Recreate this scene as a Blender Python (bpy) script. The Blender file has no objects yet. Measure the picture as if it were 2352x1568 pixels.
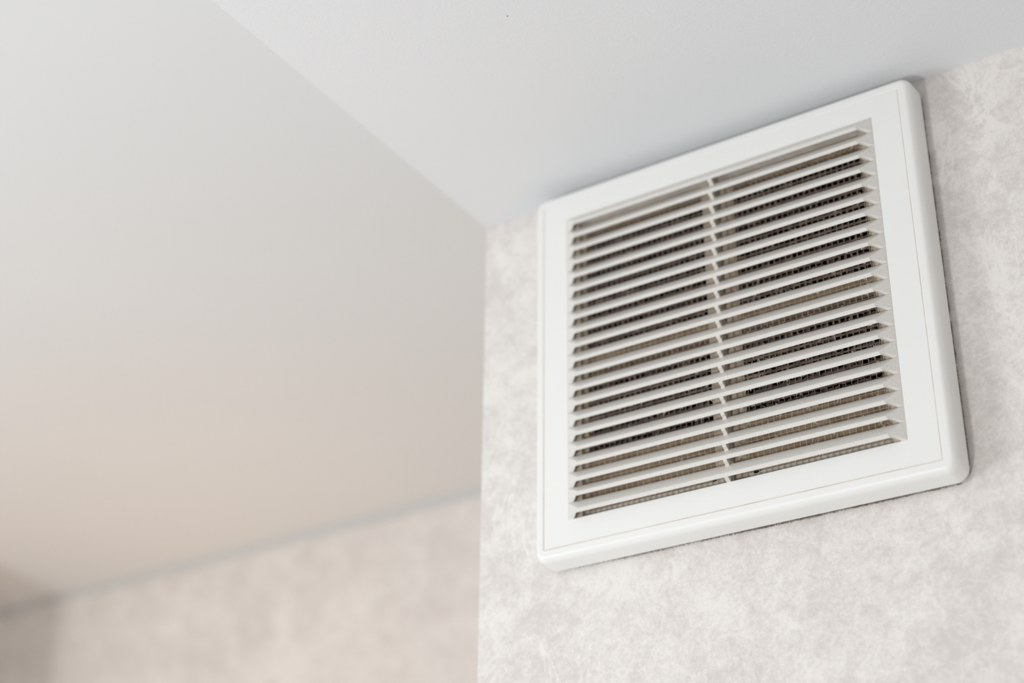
import bpy, bmesh, math, random
from mathutils import Vector, Matrix, noise

random.seed(7)
S = bpy.context.scene
COL = S.collection

# ------------------------------------------------------------------ camera
F_PX, YAW, PIT, ROLL = 3880.84, 0.57736, 0.502006, -0.0114034
CAM = Vector((0.302717, -0.648142, -0.450999))
fwd = Vector((-math.sin(YAW)*math.cos(PIT), math.cos(YAW)*math.cos(PIT), math.sin(PIT)))
r0 = fwd.cross(Vector((0, 0, 1))).normalized()
d0 = fwd.cross(r0)
right = math.cos(ROLL)*r0 + math.sin(ROLL)*d0
down = -math.sin(ROLL)*r0 + math.cos(ROLL)*d0
cd = bpy.data.cameras.new('camera')
cam = bpy.data.objects.new('camera', cd)
COL.objects.link(cam)
m3 = Matrix((right, -down, -fwd)).transposed()
cam.matrix_world = Matrix.Translation(CAM) @ m3.to_4x4()
cd.sensor_fit = 'HORIZONTAL'
cd.sensor_width = 36.0
cd.lens = F_PX/2352*36.0
cd.clip_start = 0.01
cd.dof.use_dof = True
cd.dof.focus_distance = 0.765
cd.dof.aperture_fstop = 4.3
S.camera = cam

# ------------------------------------------------------------------ light
w = bpy.data.worlds.new('world')
S.world = w
w.use_nodes = True
bg = w.node_tree.nodes['Background']
bg.inputs[0].default_value = (0.97, 0.985, 1.0, 1)
bg.inputs[1].default_value = 0.47

def area(name, loc, target, size, power, color):
    l = bpy.data.lights.new(name, 'AREA')
    l.shape = 'DISK'; l.size = size; l.energy = power; l.color = color
    o = bpy.data.objects.new(name, l); COL.objects.link(o)
    o.location = loc
    o.rotation_euler = (Vector(target)-Vector(loc)).to_track_quat('-Z', 'Y').to_euler()
    return o
area('room_lamp', (-0.12, -0.87, -0.72), (0, 0, -0.05), 0.09, 3.2, (1.0, 0.99, 0.97))
area('window_light', (-0.80, -0.70, -0.45), (-0.1, 0, -0.1), 0.40, 4.8, (0.93, 0.97, 1.0))
area('far_warm_fill', (-0.66, 0.26, -0.45), (-0.7, 0.4, 0.1), 0.15, 0.56, (1.0, 0.52, 0.15))  # added unseen fill that warms the far wall and upper ceiling

S.view_settings.view_transform = 'Standard'
S.view_settings.look = 'None'
S.view_settings.gamma = 1.0
S.view_settings.use_curve_mapping = False
S.view_settings.exposure = 0.0

# ------------------------------------------------------------------ materials
def newmat(name):
    m = bpy.data.materials.new(name); m.use_nodes = True
    nt = m.node_tree
    return m, nt, nt.nodes['Principled BSDF']

def L(c):
    return tuple(((v/255)/12.92 if v/255 <= 0.04045 else ((v/255+0.055)/1.055)**2.4) for v in c)+(1,)

def node(nt, t, **kw):
    n = nt.nodes.new(t)
    for k, v in kw.items():
        if k in n.inputs: n.inputs[k].default_value = v
        else: setattr(n, k, v)
    return n

def noise_tex(nt, scale, detail=4, rough=0.55, dist=0.0, vec=None):
    n = node(nt, 'ShaderNodeTexNoise')
    n.inputs['Scale'].default_value = scale
    n.inputs['Detail'].default_value = detail
    n.inputs['Roughness'].default_value = rough
    n.inputs['Distortion'].default_value = dist
    if vec is not None: nt.links.new(vec, n.inputs['Vector'])
    return n

def ramp(nt, src, stops):
    r = node(nt, 'ShaderNodeValToRGB')
    e = r.color_ramp.elements
    while len(e) < len(stops): e.new(0.5)
    for i, (p, c) in enumerate(stops):
        e[i].position = p
        e[i].color = c if len(c) == 4 else tuple(c)+(1,)
    nt.links.new(src, r.inputs['Fac'])
    return r

def mixc(nt, fac, a, b, blend='MIX'):
    m = node(nt, 'ShaderNodeMix', data_type='RGBA', blend_type=blend)
    def put(sock, v):
        if hasattr(v, 'is_output'): nt.links.new(v, sock)
        else: sock.default_value = tuple(v)+(1,) if isinstance(v, tuple) and len(v) == 3 else v
    put(m.inputs[0], fac); put(m.inputs[6], a); put(m.inputs[7], b)
    return m.outputs[2]

def objco(nt):
    return node(nt, 'ShaderNodeTexCoord').outputs['Object']

def bump(nt, bsdf, height, strength, dist):
    b = node(nt, 'ShaderNodeBump')
    b.inputs['Strength'].default_value = strength
    b.inputs['Distance'].default_value = dist
    nt.links.new(height, b.inputs['Height'])
    nt.links.new(b.outputs[0], bsdf.inputs['Normal'])

def mat_ceiling(name, col, scale, strength):
    m, nt, b = newmat(name)
    co = objco(nt)
    n = noise_tex(nt, scale, 3, 0.6, 0.2, co)
    n2 = noise_tex(nt, 6, 3, 0.5, 0, co)
    c = ramp(nt, n2.outputs[0], [(0.3, tuple(v*0.985 for v in col)), (0.7, col)])
    nt.links.new(c.outputs[0], b.inputs['Base Color'])
    b.inputs['Roughness'].default_value = 0.75
    b.inputs['Specular IOR Level'].default_value = 0.25
    bump(nt, b, n.outputs[0], strength, 0.0006)
    return m

def mat_wallpaper(name, c_dark, c_light):
    m, nt, b = newmat(name)
    co = objco(nt)
    def math_(op, a, c):
        n = node(nt, 'ShaderNodeMath', operation=op)
        for i, v in enumerate((a, c)):
            if hasattr(v, 'is_output'): nt.links.new(v, n.inputs[i])
            else: n.inputs[i].default_value = v
        return n.outputs[0]
    big = noise_tex(nt, 22, 3, 0.55, 0.3, co)            # broad clouds
    mid = noise_tex(nt, 100, 8, 0.74, 0.5, co)            # fibrous blotches
    fine = noise_tex(nt, 520, 5, 0.8, 0.0, co)           # speckle
    mp = node(nt, 'ShaderNodeMapping')
    mp.inputs['Rotation'].default_value = (0, math.radians(35), 0)
    mp.inputs['Scale'].default_value = (1.0, 1.0, 0.45)
    nt.links.new(co, mp.inputs[0])
    vein = noise_tex(nt, 30, 5, 0.6, 0.8, mp.outputs[0])
    vr = ramp(nt, vein.outputs[0], [(0.47, (0, 0, 0)), (0.50, (1, 1, 1)), (0.53, (0, 0, 0))])
    br = noise_tex(nt, 14, 2, 0.5, 0, co)
    brr = ramp(nt, br.outputs[0], [(0.50, (0, 0, 0)), (0.66, (1, 1, 1))])
    veins = math_('MULTIPLY', math_('MULTIPLY', vr.outputs[0], brr.outputs[0]), 0.10)
    v = math_('ADD', math_('MULTIPLY', big.outputs[0], 0.24), math_('MULTIPLY', mid.outputs[0], 0.42))
    v = math_('ADD', v, math_('MULTIPLY', fine.outputs[0], 0.34))
    v = math_('ADD', v, veins)
    mixd = tuple((p+q)/2 for p, q in zip(c_dark, c_light))
    col = ramp(nt, v, [(0.43, c_dark), (0.50, mixd), (0.57, c_light), (0.9, c_light)])
    nt.links.new(col.outputs[0], b.inputs['Base Color'])
    b.inputs['Roughness'].default_value = 0.8
    b.inputs['Specular IOR Level'].default_value = 0.2
    fb = noise_tex(nt, 1500, 2, 0.6, 0, co)
    bump(nt, b, fb.outputs[0], 0.38, 0.0004)
    return m

def mat_plastic(name, col, rough=0.38, dust=0.0, dustcol=(0.36, 0.29, 0.21, 1)):
    m, nt, b = newmat(name)
    co = objco(nt)
    base = col if len(col) == 4 else tuple(col)+(1,)
    if dust > 0:
        geo = node(nt, 'ShaderNodeNewGeometry')
        co = geo.outputs['Position']
        n1 = noise_tex(nt, 1500, 4, 0.75, 0, co)
        n2 = noise_tex(nt, 38, 3, 0.6, 0, co)
        r1 = ramp(nt, n1.outputs[0], [(0.54, (0, 0, 0)), (0.70, (1, 1, 1))])
        r2 = ramp(nt, n2.outputs[0], [(0.30, (0.15, 0.15, 0.15)), (0.65, (1, 1, 1))])
        mu = node(nt, 'ShaderNodeMath', operation='MULTIPLY')
        nt.links.new(r1.outputs[0], mu.inputs[0]); nt.links.new(r2.outputs[0], mu.inputs[1])
        mu2 = node(nt, 'ShaderNodeMath', operation='MULTIPLY'); mu2.inputs[1].default_value = dust
        nt.links.new(mu.outputs[0], mu2.inputs[0])
        c = mixc(nt, mu2.outputs[0], base, dustcol)
        nt.links.new(c, b.inputs['Base Color'])
        bump(nt, b, n1.outputs[0], 0.25, 0.0002)
    else:
        n2 = noise_tex(nt, 30, 3, 0.6, 0, co)
        c = ramp(nt, n2.outputs[0], [(0.3, tuple(v*0.985 for v in base[:3])), (0.7, base)])
        nt.links.new(c.outputs[0], b.inputs['Base Color'])
    b.inputs['Roughness'].default_value = rough
    b.inputs['Specular IOR Level'].default_value = 0.4
    return m

def mat_dirty(name, c1, c2, scale, rough=0.8):
    m, nt, b = newmat(name)
    geo = node(nt, 'ShaderNodeNewGeometry')
    n = noise_tex(nt, scale, 6, 0.7, 0.3, geo.outputs['Position'])
    c = ramp(nt, n.outputs[0], [(0.35, c1), (0.65, c2)])
    nt.links.new(c.outputs[0], b.inputs['Base Color'])
    b.inputs['Roughness'].default_value = rough
    b.inputs['Specular IOR Level'].default_value = 0.2
    bump(nt, b, n.outputs[0], 0.3, 0.0005)
    return m

M = {}
M['ceil'] = mat_ceiling('white_ceiling_paint', (0.735, 0.745, 0.755), 620, 0.30)
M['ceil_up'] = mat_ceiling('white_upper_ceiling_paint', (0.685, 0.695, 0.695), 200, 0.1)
M['paper'] = mat_wallpaper('mottled_wallpaper', (0.66, 0.618, 0.59), (0.815, 0.78, 0.75))
M['trim'] = mat_plastic('pale_grey_cornice', (0.59, 0.61, 0.615), 0.6)
M['plastic'] = mat_plastic('white_plastic', (0.845, 0.845, 0.825), 0.36)
M['louver'] = mat_plastic('dusty_white_plastic', (0.83, 0.805, 0.765), 0.33, 0.75)
M['mullion'] = mat_plastic('dusty_rib_plastic', (0.82, 0.79, 0.73), 0.45, 0.35)
for k_, fac_ in (('louver', 0.14), ('mullion', 0.20)):
    nt_ = M[k_].node_tree
    pb = nt_.nodes['Principled BSDF']; out_ = nt_.nodes['Material Output']
    tr_ = nt_.nodes.new('ShaderNodeBsdfTranslucent'); tr_.inputs[0].default_value = (0.92, 0.88, 0.80, 1)
    mx_ = nt_.nodes.new('ShaderNodeMixShader'); mx_.inputs[0].default_value = fac_
    nt_.links.new(pb.outputs[0], mx_.inputs[1]); nt_.links.new(tr_.outputs[0], mx_.inputs[2])
    nt_.links.new(mx_.outputs[0], out_.inputs[0])
M['back'] = mat_dirty('grimy_back_plate', (0.50, 0.42, 0.325), (0.72, 0.63, 0.52), 90)
M['rail'] = mat_dirty('grimy_rail', (0.25, 0.18, 0.12), (0.43, 0.335, 0.24), 110)
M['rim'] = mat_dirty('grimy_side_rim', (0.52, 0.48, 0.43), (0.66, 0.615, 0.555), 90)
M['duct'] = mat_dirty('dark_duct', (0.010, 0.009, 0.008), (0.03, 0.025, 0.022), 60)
M['screen'] = mat_dirty('dusty_screen', (0.105, 0.078, 0.062), (0.27, 0.205, 0.16), 170)
M['felt'] = mat_dirty('felted_dust', (0.075, 0.058, 0.049), (0.185, 0.145, 0.122), 420)
M['screen_clean'] = mat_dirty('tan_screen', (0.42, 0.34, 0.25), (0.60, 0.51, 0.39), 170)
M['gasket'] = mat_dirty('dark_gasket', (0.045, 0.036, 0.03), (0.12, 0.10, 0.08), 500)
M['seam'] = mat_dirty('seam_dirt', (0.58, 0.49, 0.39), (0.76, 0.69, 0.59), 60)
M['lint'] = mat_dirty('pale_lint', (0.55, 0.49, 0.42), (0.75, 0.71, 0.65), 400)
M['fuzz'] = mat_dirty('brown_fuzz', (0.15, 0.11, 0.085), (0.34, 0.275, 0.225), 400)
M['speck'] = mat_dirty('black_speck', (0.01, 0.01, 0.01), (0.03, 0.03, 0.03), 400)

# ------------------------------------------------------------------ helpers
def obj(name, verts, faces, mat, parent=None, smooth=False, fix=True):
    me = bpy.data.meshes.new(name)
    me.from_pydata([tuple(v) for v in verts], [], faces)
    if fix:
        bm = bmesh.new(); bm.from_mesh(me)
        bmesh.ops.recalc_face_normals(bm, faces=bm.faces)
        bm.to_mesh(me); bm.free()
    me.materials.append(mat)
    if smooth:
        for p in me.polygons: p.use_smooth = True
    me.update()
    o = bpy.data.objects.new(name, me); COL.objects.link(o)
    if parent: o.parent = parent
    return o

class MB:
    def __init__(s): s.v = []; s.f = []
    def add(s, verts, faces):
        n = len(s.v); s.v += [tuple(v) for v in verts]; s.f += [tuple(i+n for i in f) for f in faces]
    def box(s, x0, x1, y0, y1, z0, z1):
        v = [(x, y, z) for x in (x0, x1) for y in (y0, y1) for z in (z0, z1)]
        s.add(v, [(0, 1, 3, 2), (4, 6, 7, 5), (0, 4, 5, 1), (2, 3, 7, 6), (0, 2, 6, 4), (1, 5, 7, 3)])
    def prism_yz(s, poly, x0, x1):
        n = len(poly)
        v = [(x0, y, z) for y, z in poly]+[(x1, y, z) for y, z in poly]
        s.add(v, [tuple(range(n)), tuple(range(2*n-1, n-1, -1))]+[(i, (i+1) % n, n+(i+1) % n, n+i) for i in range(n)])
    def tube(s, pts, r):
        k = 3; base = len(s.v)
        for i, p in enumerate(pts):
            a = pts[min(i+1, len(pts)-1)]-pts[max(i-1, 0)]
            if a.length < 1e-9: a = Vector((0, 0, 1))
            a.normalize()
            u = a.orthogonal().normalized(); vv = a.cross(u)
            rr = r*(0.5 if i in (0, len(pts)-1) else 1)
            for j in range(k):
                t = 2*math.pi*j/k
                s.v.append(tuple(p+u*math.cos(t)*rr+vv*math.sin(t)*rr))
        for i in range(len(pts)-1):
            for j in range(k):
                a = base+i*k+j; b = base+i*k+(j+1) % k
                s.f.append((a, b, b+k, a+k))
    def build(s, name, mat, parent=None, smooth=False, fix=True):
        return obj(name, s.v, s.f, mat, parent, smooth, fix)

def struct(o, label, cat):
    o['kind'] = 'structure'; o['label'] = label; o['category'] = cat
    return o

# ------------------------------------------------------------------ setting
WY = 0.016          # plane of the wall that carries the grille
XC = -0.14777       # its free left corner
ZC = 0.06172        # underside of the lower ceiling
ZU = 0.1065         # underside of the upper ceiling
YF = 0.40           # far wall
HX, HZ0, HZ1 = 0.092, -0.142, 0.042     # hole in the wall behind the grille

b = MB()
b.box(XC, -HX, WY, WY+0.06, -1.6, ZC)
b.box(HX, 1.1, WY, WY+0.06, -1.6, ZC)
b.box(-HX, HX, WY, WY+0.06, HZ1, ZC)
b.box(-HX, HX, WY, WY+0.06, -1.6, HZ0)
b.box(XC, XC+0.05, WY+0.06, YF, -1.6, ZC)
struct(b.build('wall_back', M['paper']), 'mottled pale wallpapered wall that carries the ventilation grille', 'wall')
b = MB(); b.box(0.60, 0.66, -1.3, WY, -1.6, ZC)
struct(b.build('wall_right', M['paper']), 'mottled wallpapered wall to the right of the grille', 'wall')
b = MB(); b.box(XC, 1.1, -2.2, YF, ZC, ZU)
low = struct(b.build('ceiling_lower', M['ceil']), 'lower white textured ceiling just above the ventilation grille', 'ceiling')
b = MB(); b.box(-2.2, 1.1, -2.2, YF+0.06, ZU, ZU+0.06)
struct(b.build('ceiling_upper', M['ceil_up']), 'higher smooth white ceiling out of focus on the left', 'ceiling')
b = MB(); b.box(-2.2, XC+0.05, YF, YF+0.06, -1.6, ZU)
struct(b.build('wall_far', M['paper']), 'blurred beige mottled wall below the higher ceiling', 'wall')
b = MB(); b.box(-2.2, XC, YF-0.004, YF, ZU-0.0065, ZU)
struct(b.build('trim_1', M['trim']), 'thin grey-blue strip where the far wall meets the higher ceiling', 'trim')
# end of a partition that stands at the far left and shades the corner behind it
b = MB()
b.box(-0.950, -0.877, 0.19, 0.285, -1.6, ZU)
struct(b.build('wall_left', M['paper']), 'end of a beige partition wall at the far left edge', 'wall')

# specks on the lower ceiling
def speck(x, y, r, mat):
    bm = bmesh.new(); bmesh.ops.create_icosphere(bm, subdivisions=2, radius=r)
    for v in bm.verts: v.co.z *= 0.4; v.co.x *= 1.25
    me = bpy.data.meshes.new('speck'); bm.to_mesh(me); bm.free(); me.materials.append(mat)
    o = bpy.data.objects.new('speck', me); COL.objects.link(o); o.location = (x, y, ZC); o.parent = low
speck(-0.03805, -0.13191, 0.00032, M['speck'])
speck(-0.0690, -0.0985, 0.0003, M['lint'])

# ------------------------------------------------------------------ ventilation grille
G = bpy.data.objects.new('ventilation_grille', None); COL.objects.link(G)
G.location = (0, WY, -0.1533)
G['label'] = 'square white plastic ventilation grille with dusty louvers on the wallpapered wall'
G['category'] = 'vent'
G.empty_display_size = 0.05
bpy.context.view_layer.update()
def attach(o):
    o.parent = G; o.matrix_parent_inverse = G.matrix_world.inverted(); return o
def sub(o, p):
    o.parent = p; return o

GX, GT, GB = 0.1, 0.0493, -0.1471        # seam between frame and inner panel
gcx, gcz = 0.0, (GT+GB)/2
hx, hz = GX, (GT-GB)/2
# frame: a profile swept around a rounded rectangle
prof = [(0.0, 0.0026), (0.0, 0.0003), (0.0003, 0.0)]
RX, RY, W1, W = 0.0030, 0.0042, 0.0058, 0.0064     # the side drafts outwards to the wall
for i in range(13):
    t = math.pi/2*i/12
    prof.append((W1-RX+RX*math.sin(t)+(RY-RY*math.cos(t))*0.03, RY-RY*math.cos(t)))
prof += [(W1+0.6*(W-W1), 0.0085), (W, 0.0134), (W-0.0020, 0.0136), (W-0.0025, 0.0026)]
NC = 10
def ring(d, y):
    rc = max(d*0.95, 1e-5)
    pts = []
    sx0 = 0.0006*d/0.0064; sz0 = 0.0002*d/0.0064  # the panel sits slightly left in its frame
    for (sx, sz, a0) in ((1, 1, 0), (-1, 1, 90), (-1, -1, 180), (1, -1, 270)):
        cx = sx*(hx+d-rc); cz = sz*(hz+d-rc)
        for j in range(NC+1):
            a = math.radians(a0+90*j/NC)
            pts.append((gcx+sx0+cx+rc*math.cos(a), y, gcz+sz0+cz+rc*math.sin(a)))
    return pts
b = MB(); rings = [ring(d, y) for d, y in prof]
n = len(rings[0]); v = [p for r in rings for p in r]; f = []
for i in range(len(rings)):
    i2 = (i+1) % len(rings)
    for j in range(n):
        j2 = (j+1) % n
        f.append((i*n+j, i*n+j2, i2*n+j2, i2*n+j))
frame = attach(obj('frame', v, f, M['plastic'], smooth=True))
bpy.context.view_layer.objects.active = frame
frame.data.set_sharp_from_angle(angle=math.radians(40))

# dirt line inside the seam
b = MB()
g = 0.0004
for (x0, x1, z0, z1) in ((-GX, GX, GT-g, GT+0.0001), (-GX, GX, GB-0.0001, GB+g), (-GX, -GX+g, GB+g, GT-g), (GX-g, GX, GB+g, GT-g)):
    b.box(x0, x1, 0.00035, 0.0024, z0, z1)
attach(b.build('seam', M['seam']))

# louver field
R, XO = 0.0833, 0.0858
P = 0.0081798
zb = [0.029388-P*k for k in range(21)]
zb[19] += 0.0006
zt = [0.029388+P]+zb[:20]
PR = 0.00415

# inner panel: ring around the louver field, side strips tilt very slightly
s_ = 0.00030
X1, ZT1, ZB1 = GX-s_, GT-s_, GB+s_
TILT = 0.00022
TH = 0.0024
b = MB()
b.add([(-XO, 0, zt[0]), (XO, 0, zt[0]), (XO, 0, ZT1), (-XO, 0, ZT1), (-XO, TH, zt[0]), (XO, TH, zt[0]), (XO, TH, ZT1), (-XO, TH, ZT1)],
      [(0, 1, 2, 3), (7, 6, 5, 4), (3, 2, 6, 7), (0, 4, 5, 1)])
b.add([(-XO, 0, ZB1), (XO, 0, ZB1), (XO, 0, zb[20]), (-XO, 0, zb[20]), (-XO, TH, ZB1), (XO, TH, ZB1), (XO, TH, zb[20]), (-XO, TH, zb[20])],
      [(0, 1, 2, 3), (7, 6, 5, 4), (3, 2, 6, 7), (0, 4, 5, 1)])
for sg in (-1, 1):
    xs = [sg*XO, sg*(X1)]
    b.add([(xs[0], 0, ZB1), (xs[1], TILT, ZB1), (xs[1], TILT, ZT1), (xs[0], 0, ZT1),
           (xs[0], TH, ZB1), (xs[1], TH, ZB1), (xs[1], TH, ZT1), (xs[0], TH, ZT1)],
          [(0, 1, 2, 3), (7, 6, 5, 4), (3, 2, 6, 7), (0, 4, 5, 1), (1, 5, 6, 2), (0, 3, 7, 4)])
attach(b.build('panel', M['plastic']))

# one louver: a hipped hood, open underneath
def louver_mesh(h):
    # local origin at hole bottom (y=0, z=0); top fold at z=h
    zF, zB, yF, yB = 0.0030, 0.0009, -PR, -0.0038
    yb = 0.0016
    slope = (h-zF)/PR
    zi = min(zB+(-yB+yb)*slope, h-0.0006)
    v = []; idx = {}
    def p(k, x, y, z): idx[k] = len(v); v.append((x, y, z))
    for s, k in ((-1, 'l'), (1, 'r')):
        p('T'+k, s*XO, 0, h); p('F'+k, s*(R-0.0049), yF, zF); p('O'+k, s*XO, 0, 0)
        p('B'+k, s*(R-0.0040), yB, zB); p('t'+k, s*R, 0, 0)
        p('i'+k, s*(R-0.0012), yb, zi); p('K'+k, s*XO, yb, h); p('o'+k, s*XO, yb, 0); p('j'+k, s*R, yb, 0)
    I = lambda s: tuple(idx[a] for a in s.split())
    f = [I('Tl Tr Fr Fl'), I('Fl Fr Br Bl'), I('Bl Br ir il'), I('il ir Kr Kl'), I('Kl Kr Tr Tl')]
    for k in 'lr':
        f += [I(f'T{k} F{k} O{k}'), I(f'F{k} B{k} t{k} O{k}'), I(f'B{k} i{k} j{k} t{k}'), I(f'T{k} O{k} o{k} K{k}'),
              I(f'O{k} t{k} j{k} o{k}'), I(f'i{k} K{k} o{k} j{k}')]
    me = bpy.data.meshes.new('louver')
    me.from_pydata(v, [], f)
    bm = bmesh.new(); bm.from_mesh(me)
    bmesh.ops.recalc_face_normals(bm, faces=bm.faces)
    bm.to_mesh(me); bm.free()
    me.materials.append(M['louver'])
    return me
cache = {}
for k in range(21):
    h = zt[k]-zb[k]
    key = round(h, 6)
    if key not in cache: cache[key] = louver_mesh(h)
    o = bpy.data.objects.new('louver', cache[key]); COL.objects.link(o)
    o.location = (0, 0, zb[k])
    bv = o.modifiers.new('bevel', 'BEVEL'); bv.width = 0.00024; bv.segments = 2; bv.limit_method = 'ANGLE'; bv.angle_limit = math.radians(25)
    attach(o)

# central rib with its gussets
b = MB()
mw = 0.00098
b.box(-mw, mw, 0.0005, 0.0042, zb[20]-0.0005, zt[0]-0.002)
for k in range(21):
    z = zb[k]
    if k < 20:
        poly = [(-0.0037, z+0.0013), (-0.0030, z+0.0003), (-0.0012, z-0.0004), (-0.0010, z-0.0019), (0.0008, z-0.0019), (0.0008, z+0.0062), (0, z+0.0060)]
    else:
        poly = [(-0.0037, z+0.0013), (-0.0002, z-0.0001), (0.0008, z-0.0001), (0.0008, z+0.0062), (0, z+0.0060)]
    b.prism_yz(poly, -mw, mw)
attach(b.build('rib', M['mullion']))

# back plate with four openings and a deep cross bar
YP = 0.0052
PX0, PX1 = 0.0086, 0.0766
PT, BT, BB, PB = 0.0260, -0.0436, -0.0545, -0.0982
ZTOP, ZBOT = 0.0338, -0.1392
b = MB()
b.box(-0.090, -PX1, YP, YP+0.002, ZBOT, ZTOP)
b.box(PX1, 0.090, YP, YP+0.002, ZBOT, ZTOP)
b.box(-PX0, PX0, YP, YP+0.002, ZBOT, ZTOP)
for sg in (-1, 1):
    xa, xb = sorted((sg*0.0792, sg*0.0850))
    b.box(xa, xb, 0.0020, YP, ZBOT, ZTOP)
b.box(-0.0042, 0.0042, 0.0044, YP, ZBOT, ZTOP)
plate = attach(b.build('back_post', M['back']))
for z0_, z1_, dy_ in ((PT, ZTOP, 0), (ZBOT, PB, 0), (BB, BT, 0.0035)):
    for sg in (-1, 1):
        xa, xb = sorted((sg*PX0, sg*PX1))
        rb = MB(); rb.box(xa, xb, YP+0.0001, YP+0.002+dy_, z0_, z1_)
        attach(rb.build('back_rail', M['rail']))
b = MB()
b.box(-0.0915, 0.0915, 0.0024, YP+0.002, ZTOP, ZTOP+0.0015)
b.box(-0.0915, 0.0915, 0.0024, YP+0.002, ZBOT-0.0015, ZBOT)
b.box(-0.0915, -0.090, 0.0024, YP+0.002, ZBOT, ZTOP)
b.box(0.090, 0.0915, 0.0024, YP+0.002, ZBOT, ZTOP)
attach(b.build('inner_rim', M['rim']))
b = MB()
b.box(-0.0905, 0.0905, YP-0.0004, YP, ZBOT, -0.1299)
attach(b.build('lower_strip', M['rim']))  # paler strip across the foot of the back plate
# two screw holes low on the plate
def disc(name, x, z, r, mat, parent):
    b = MB(); n = 14
    v = [(x+r*math.cos(2*math.pi*i/n), y, z+r*math.sin(2*math.pi*i/n)) for y in (YP-0.00065, YP-0.00005) for i in range(n)]
    b.add(v, [tuple(range(n)), tuple(range(2*n-1, n-1, -1))]+[(i, (i+1) % n, n+(i+1) % n, n+i) for i in range(n)])
    o = b.build(name, mat); attach(o)
disc('screw_hole', 0.0118, -0.1289, 0.0019, M['duct'], plate)
disc('screw_hole', -0.0098, -0.1282, 0.0019, M['duct'], plate)

# duct behind: open box
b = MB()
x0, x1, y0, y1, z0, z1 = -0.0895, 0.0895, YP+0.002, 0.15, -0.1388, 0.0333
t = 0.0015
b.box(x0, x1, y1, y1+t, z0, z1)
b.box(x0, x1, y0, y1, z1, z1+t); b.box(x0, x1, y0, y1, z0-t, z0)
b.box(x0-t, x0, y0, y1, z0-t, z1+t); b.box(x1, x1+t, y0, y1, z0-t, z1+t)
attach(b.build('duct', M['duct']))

# insect screen: every wire segment its own little bar, thickened where dust hangs in it
b = MB()
CS, YS = 0.00300, 0.0042
nx, nz = 57, 56
xs0 = -CS*nx/2
zs0 = -0.1385
def clog(x, z):
    hgt = (z+0.105)/0.03
    hgt = max(0.0, min(1.0, hgt))
    nn = 0.5+0.5*noise.noise(Vector((x*70, 3.1, z*70)))
    fine_n = 0.5+0.5*noise.noise(Vector((x*420, 9.7, z*420)))
    return hgt*(0.55+0.75*nn)*(0.5+0.9*fine_n)
bs = {True: MB(), False: MB()}
def in_opening(x, z, m=0.0):
    return PX0+0.0006-m < abs(x) < PX1-0.0004+m and (PB-0.001-m < z < BB-0.0022+m or BT-m < z < PT-0.001+m)
def clean(x, z):
    return not in_opening(x, z)
for i in range(nx+1):
    for j in range(nz+1):
        x = xs0+i*CS; z = zs0+j*CS
        if i < nx:
            cl = clean(x+CS/2, z)
            c = 0 if cl else clog(x+CS/2, z)
            wv = 0.00012+0.00058*c*random.uniform(0.5, 1.2)
            bs[cl].box(x, x+CS, YS-0.00012, YS+0.00012, z-wv, z+wv*random.uniform(0.5, 1))
        if j < nz:
            cl = clean(x, z+CS/2)
            c = 0 if cl else clog(x, z+CS/2)
            wv = 0.00012+0.00040*c*random.uniform(0.4, 1.2)
            bs[cl].box(x-wv, x+wv, YS-0.00013, YS+0.00013, z, z+CS)
# felted dust caught in the cells of the openings
mat_b = MB()
for i in range(nx):
    for j in range(nz):
        x = xs0+(i+0.5)*CS; z = zs0+(j+0.5)*CS
        if not in_opening(x, z): continue
        c = clog(x, z)
        low_ = max(0.0, min(1.0, (0.005-z)/0.05))          # felt grows thicker downwards
        if random.random() < 0.55-0.50*low_: continue
        rad = CS*(0.24+0.30*low_*random.uniform(0.6, 1.2))
        ox_ = random.uniform(-.15, .15)*CS; oz_ = random.uniform(-.40, -.05)*CS
        n_ = 9; yy = YS+0.0005+random.uniform(-.0002, .0002)
        vv = [(x+ox_, yy-0.0002, z+oz_)]
        for q_ in range(n_):
            t_ = 2*math.pi*q_/n_; rr = rad*random.uniform(0.68, 1.22)
            vv.append((x+ox_+rr*1.25*math.cos(t_), yy+0.0003, z+oz_+rr*0.85*math.sin(t_)))
        mat_b.add(vv, [(0, 1+q_, 1+(q_+1) % n_) for q_ in range(n_)])
felt = attach(mat_b.build('dust_felt', M['felt'], fix=False)); felt['kind'] = 'stuff'
n0 = len(bs[False].f)
bs[False].add(bs[True].v, bs[True].f)
scr = attach(bs[False].build('insect_screen', M['screen'], fix=False)); scr['kind'] = 'stuff'
scr.data.materials.append(M['screen_clean'])
for pi, pl in enumerate(scr.data.polygons):
    if pi >= n0: pl.material_index = 1

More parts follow.
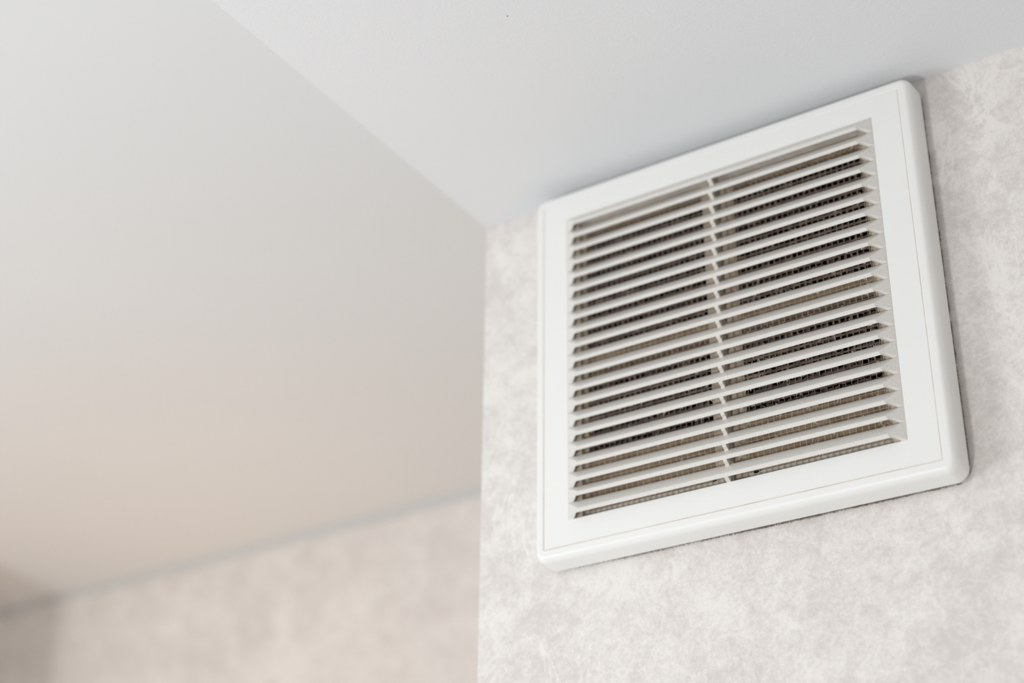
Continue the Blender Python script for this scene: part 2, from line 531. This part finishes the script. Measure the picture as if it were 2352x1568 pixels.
# gasket behind the frame
gw = W-0.0013
grings = [ring(gw, 0.0135), ring(gw, 0.0160), ring(0.0042, 0.0160), ring(0.0042, 0.0135)]
n = len(grings[0]); v = [p for r in grings for p in r]; f = []
for i in range(4):
    for j in range(n):
        f.append((i*n+j, i*n+(j+1) % n, ((i+1) % 4)*n+(j+1) % n, ((i+1) % 4)*n+j))
attach(obj('gasket', v, f, M['gasket']))
ox = GX+W-0.0007+0.0006; oz0 = GB-W+0.0007; oz1 = GT+gw

# lint hanging from the louver lips
b = MB()
def fibre(p, length, r, mainv):
    pts = [p.copy()]
    d = mainv.normalized()
    for i in range(4):
        d = (d+Vector((random.uniform(-.7, .7), random.uniform(-.5, .5), random.uniform(-.7, .7)))).normalized()
        pts.append(pts[-1]+d*length/4)
    b.tube(pts, r)
for k in range(21):
    dens = 12 if k < 8 else 34
    if k == 20: dens = 8
    for i in range(dens):
        x = max(-0.076, min(0.076, random.gauss(0.02, 0.045)))
        if abs(x) < 0.002: continue
        if random.random() < 0.6:
            p0 = Vector((x, -0.0038, zb[k]+0.0011)); dv = Vector((random.uniform(-.5, .5), 0.2, -1))
        else:
            p0 = Vector((x, 0.0, zb[k]-0.0001)); dv = Vector((random.uniform(-.8, .8), -0.2, 1))
        nb = random.choice((1, 1, 2, 4))
        for q_ in range(nb):
            fibre(p0+Vector((random.uniform(-.0006, .0006), 0, 0)), random.uniform(0.0005, 0.0015 if random.random() < .9 else 0.003), random.uniform(0.00004, 0.00008), dv)
lint = attach(b.build('lint', M['lint'], fix=False)); lint['kind'] = 'stuff'

# brown fuzz along the gap between frame and wall
b = MB()
for i in range(13000):
    t_ = random.random()
    if t_ < 0.5:
        zz = random.uniform(oz0+0.004, oz1-0.004); xx = ox
        out = Vector((1, 0, 0))
    else:
        xx = random.uniform(-ox+0.012, ox-0.004); zz = oz0
        out = Vector((0, 0, -1))
    a = 0.5+0.5*noise.noise(Vector((xx*160, 1.0, zz*160)))
    if random.random() > a*1.3*(1.0 if t_ < 0.5 else max(0.1, min(1.0, 0.55+4.5*xx))): continue
    p0 = Vector((xx, random.uniform(0.0139, 0.0159), zz))-out*0.0001
    fibre(p0, random.uniform(0.0003, 0.0011)*(0.5+a), random.uniform(0.00004, 0.00008), out*1.2+Vector((random.uniform(-.8, .8), 0.1, random.uniform(-.8, .8))))
fz = attach(b.build('fuzz', M['fuzz'], fix=False)); fz['kind'] = 'stuff'
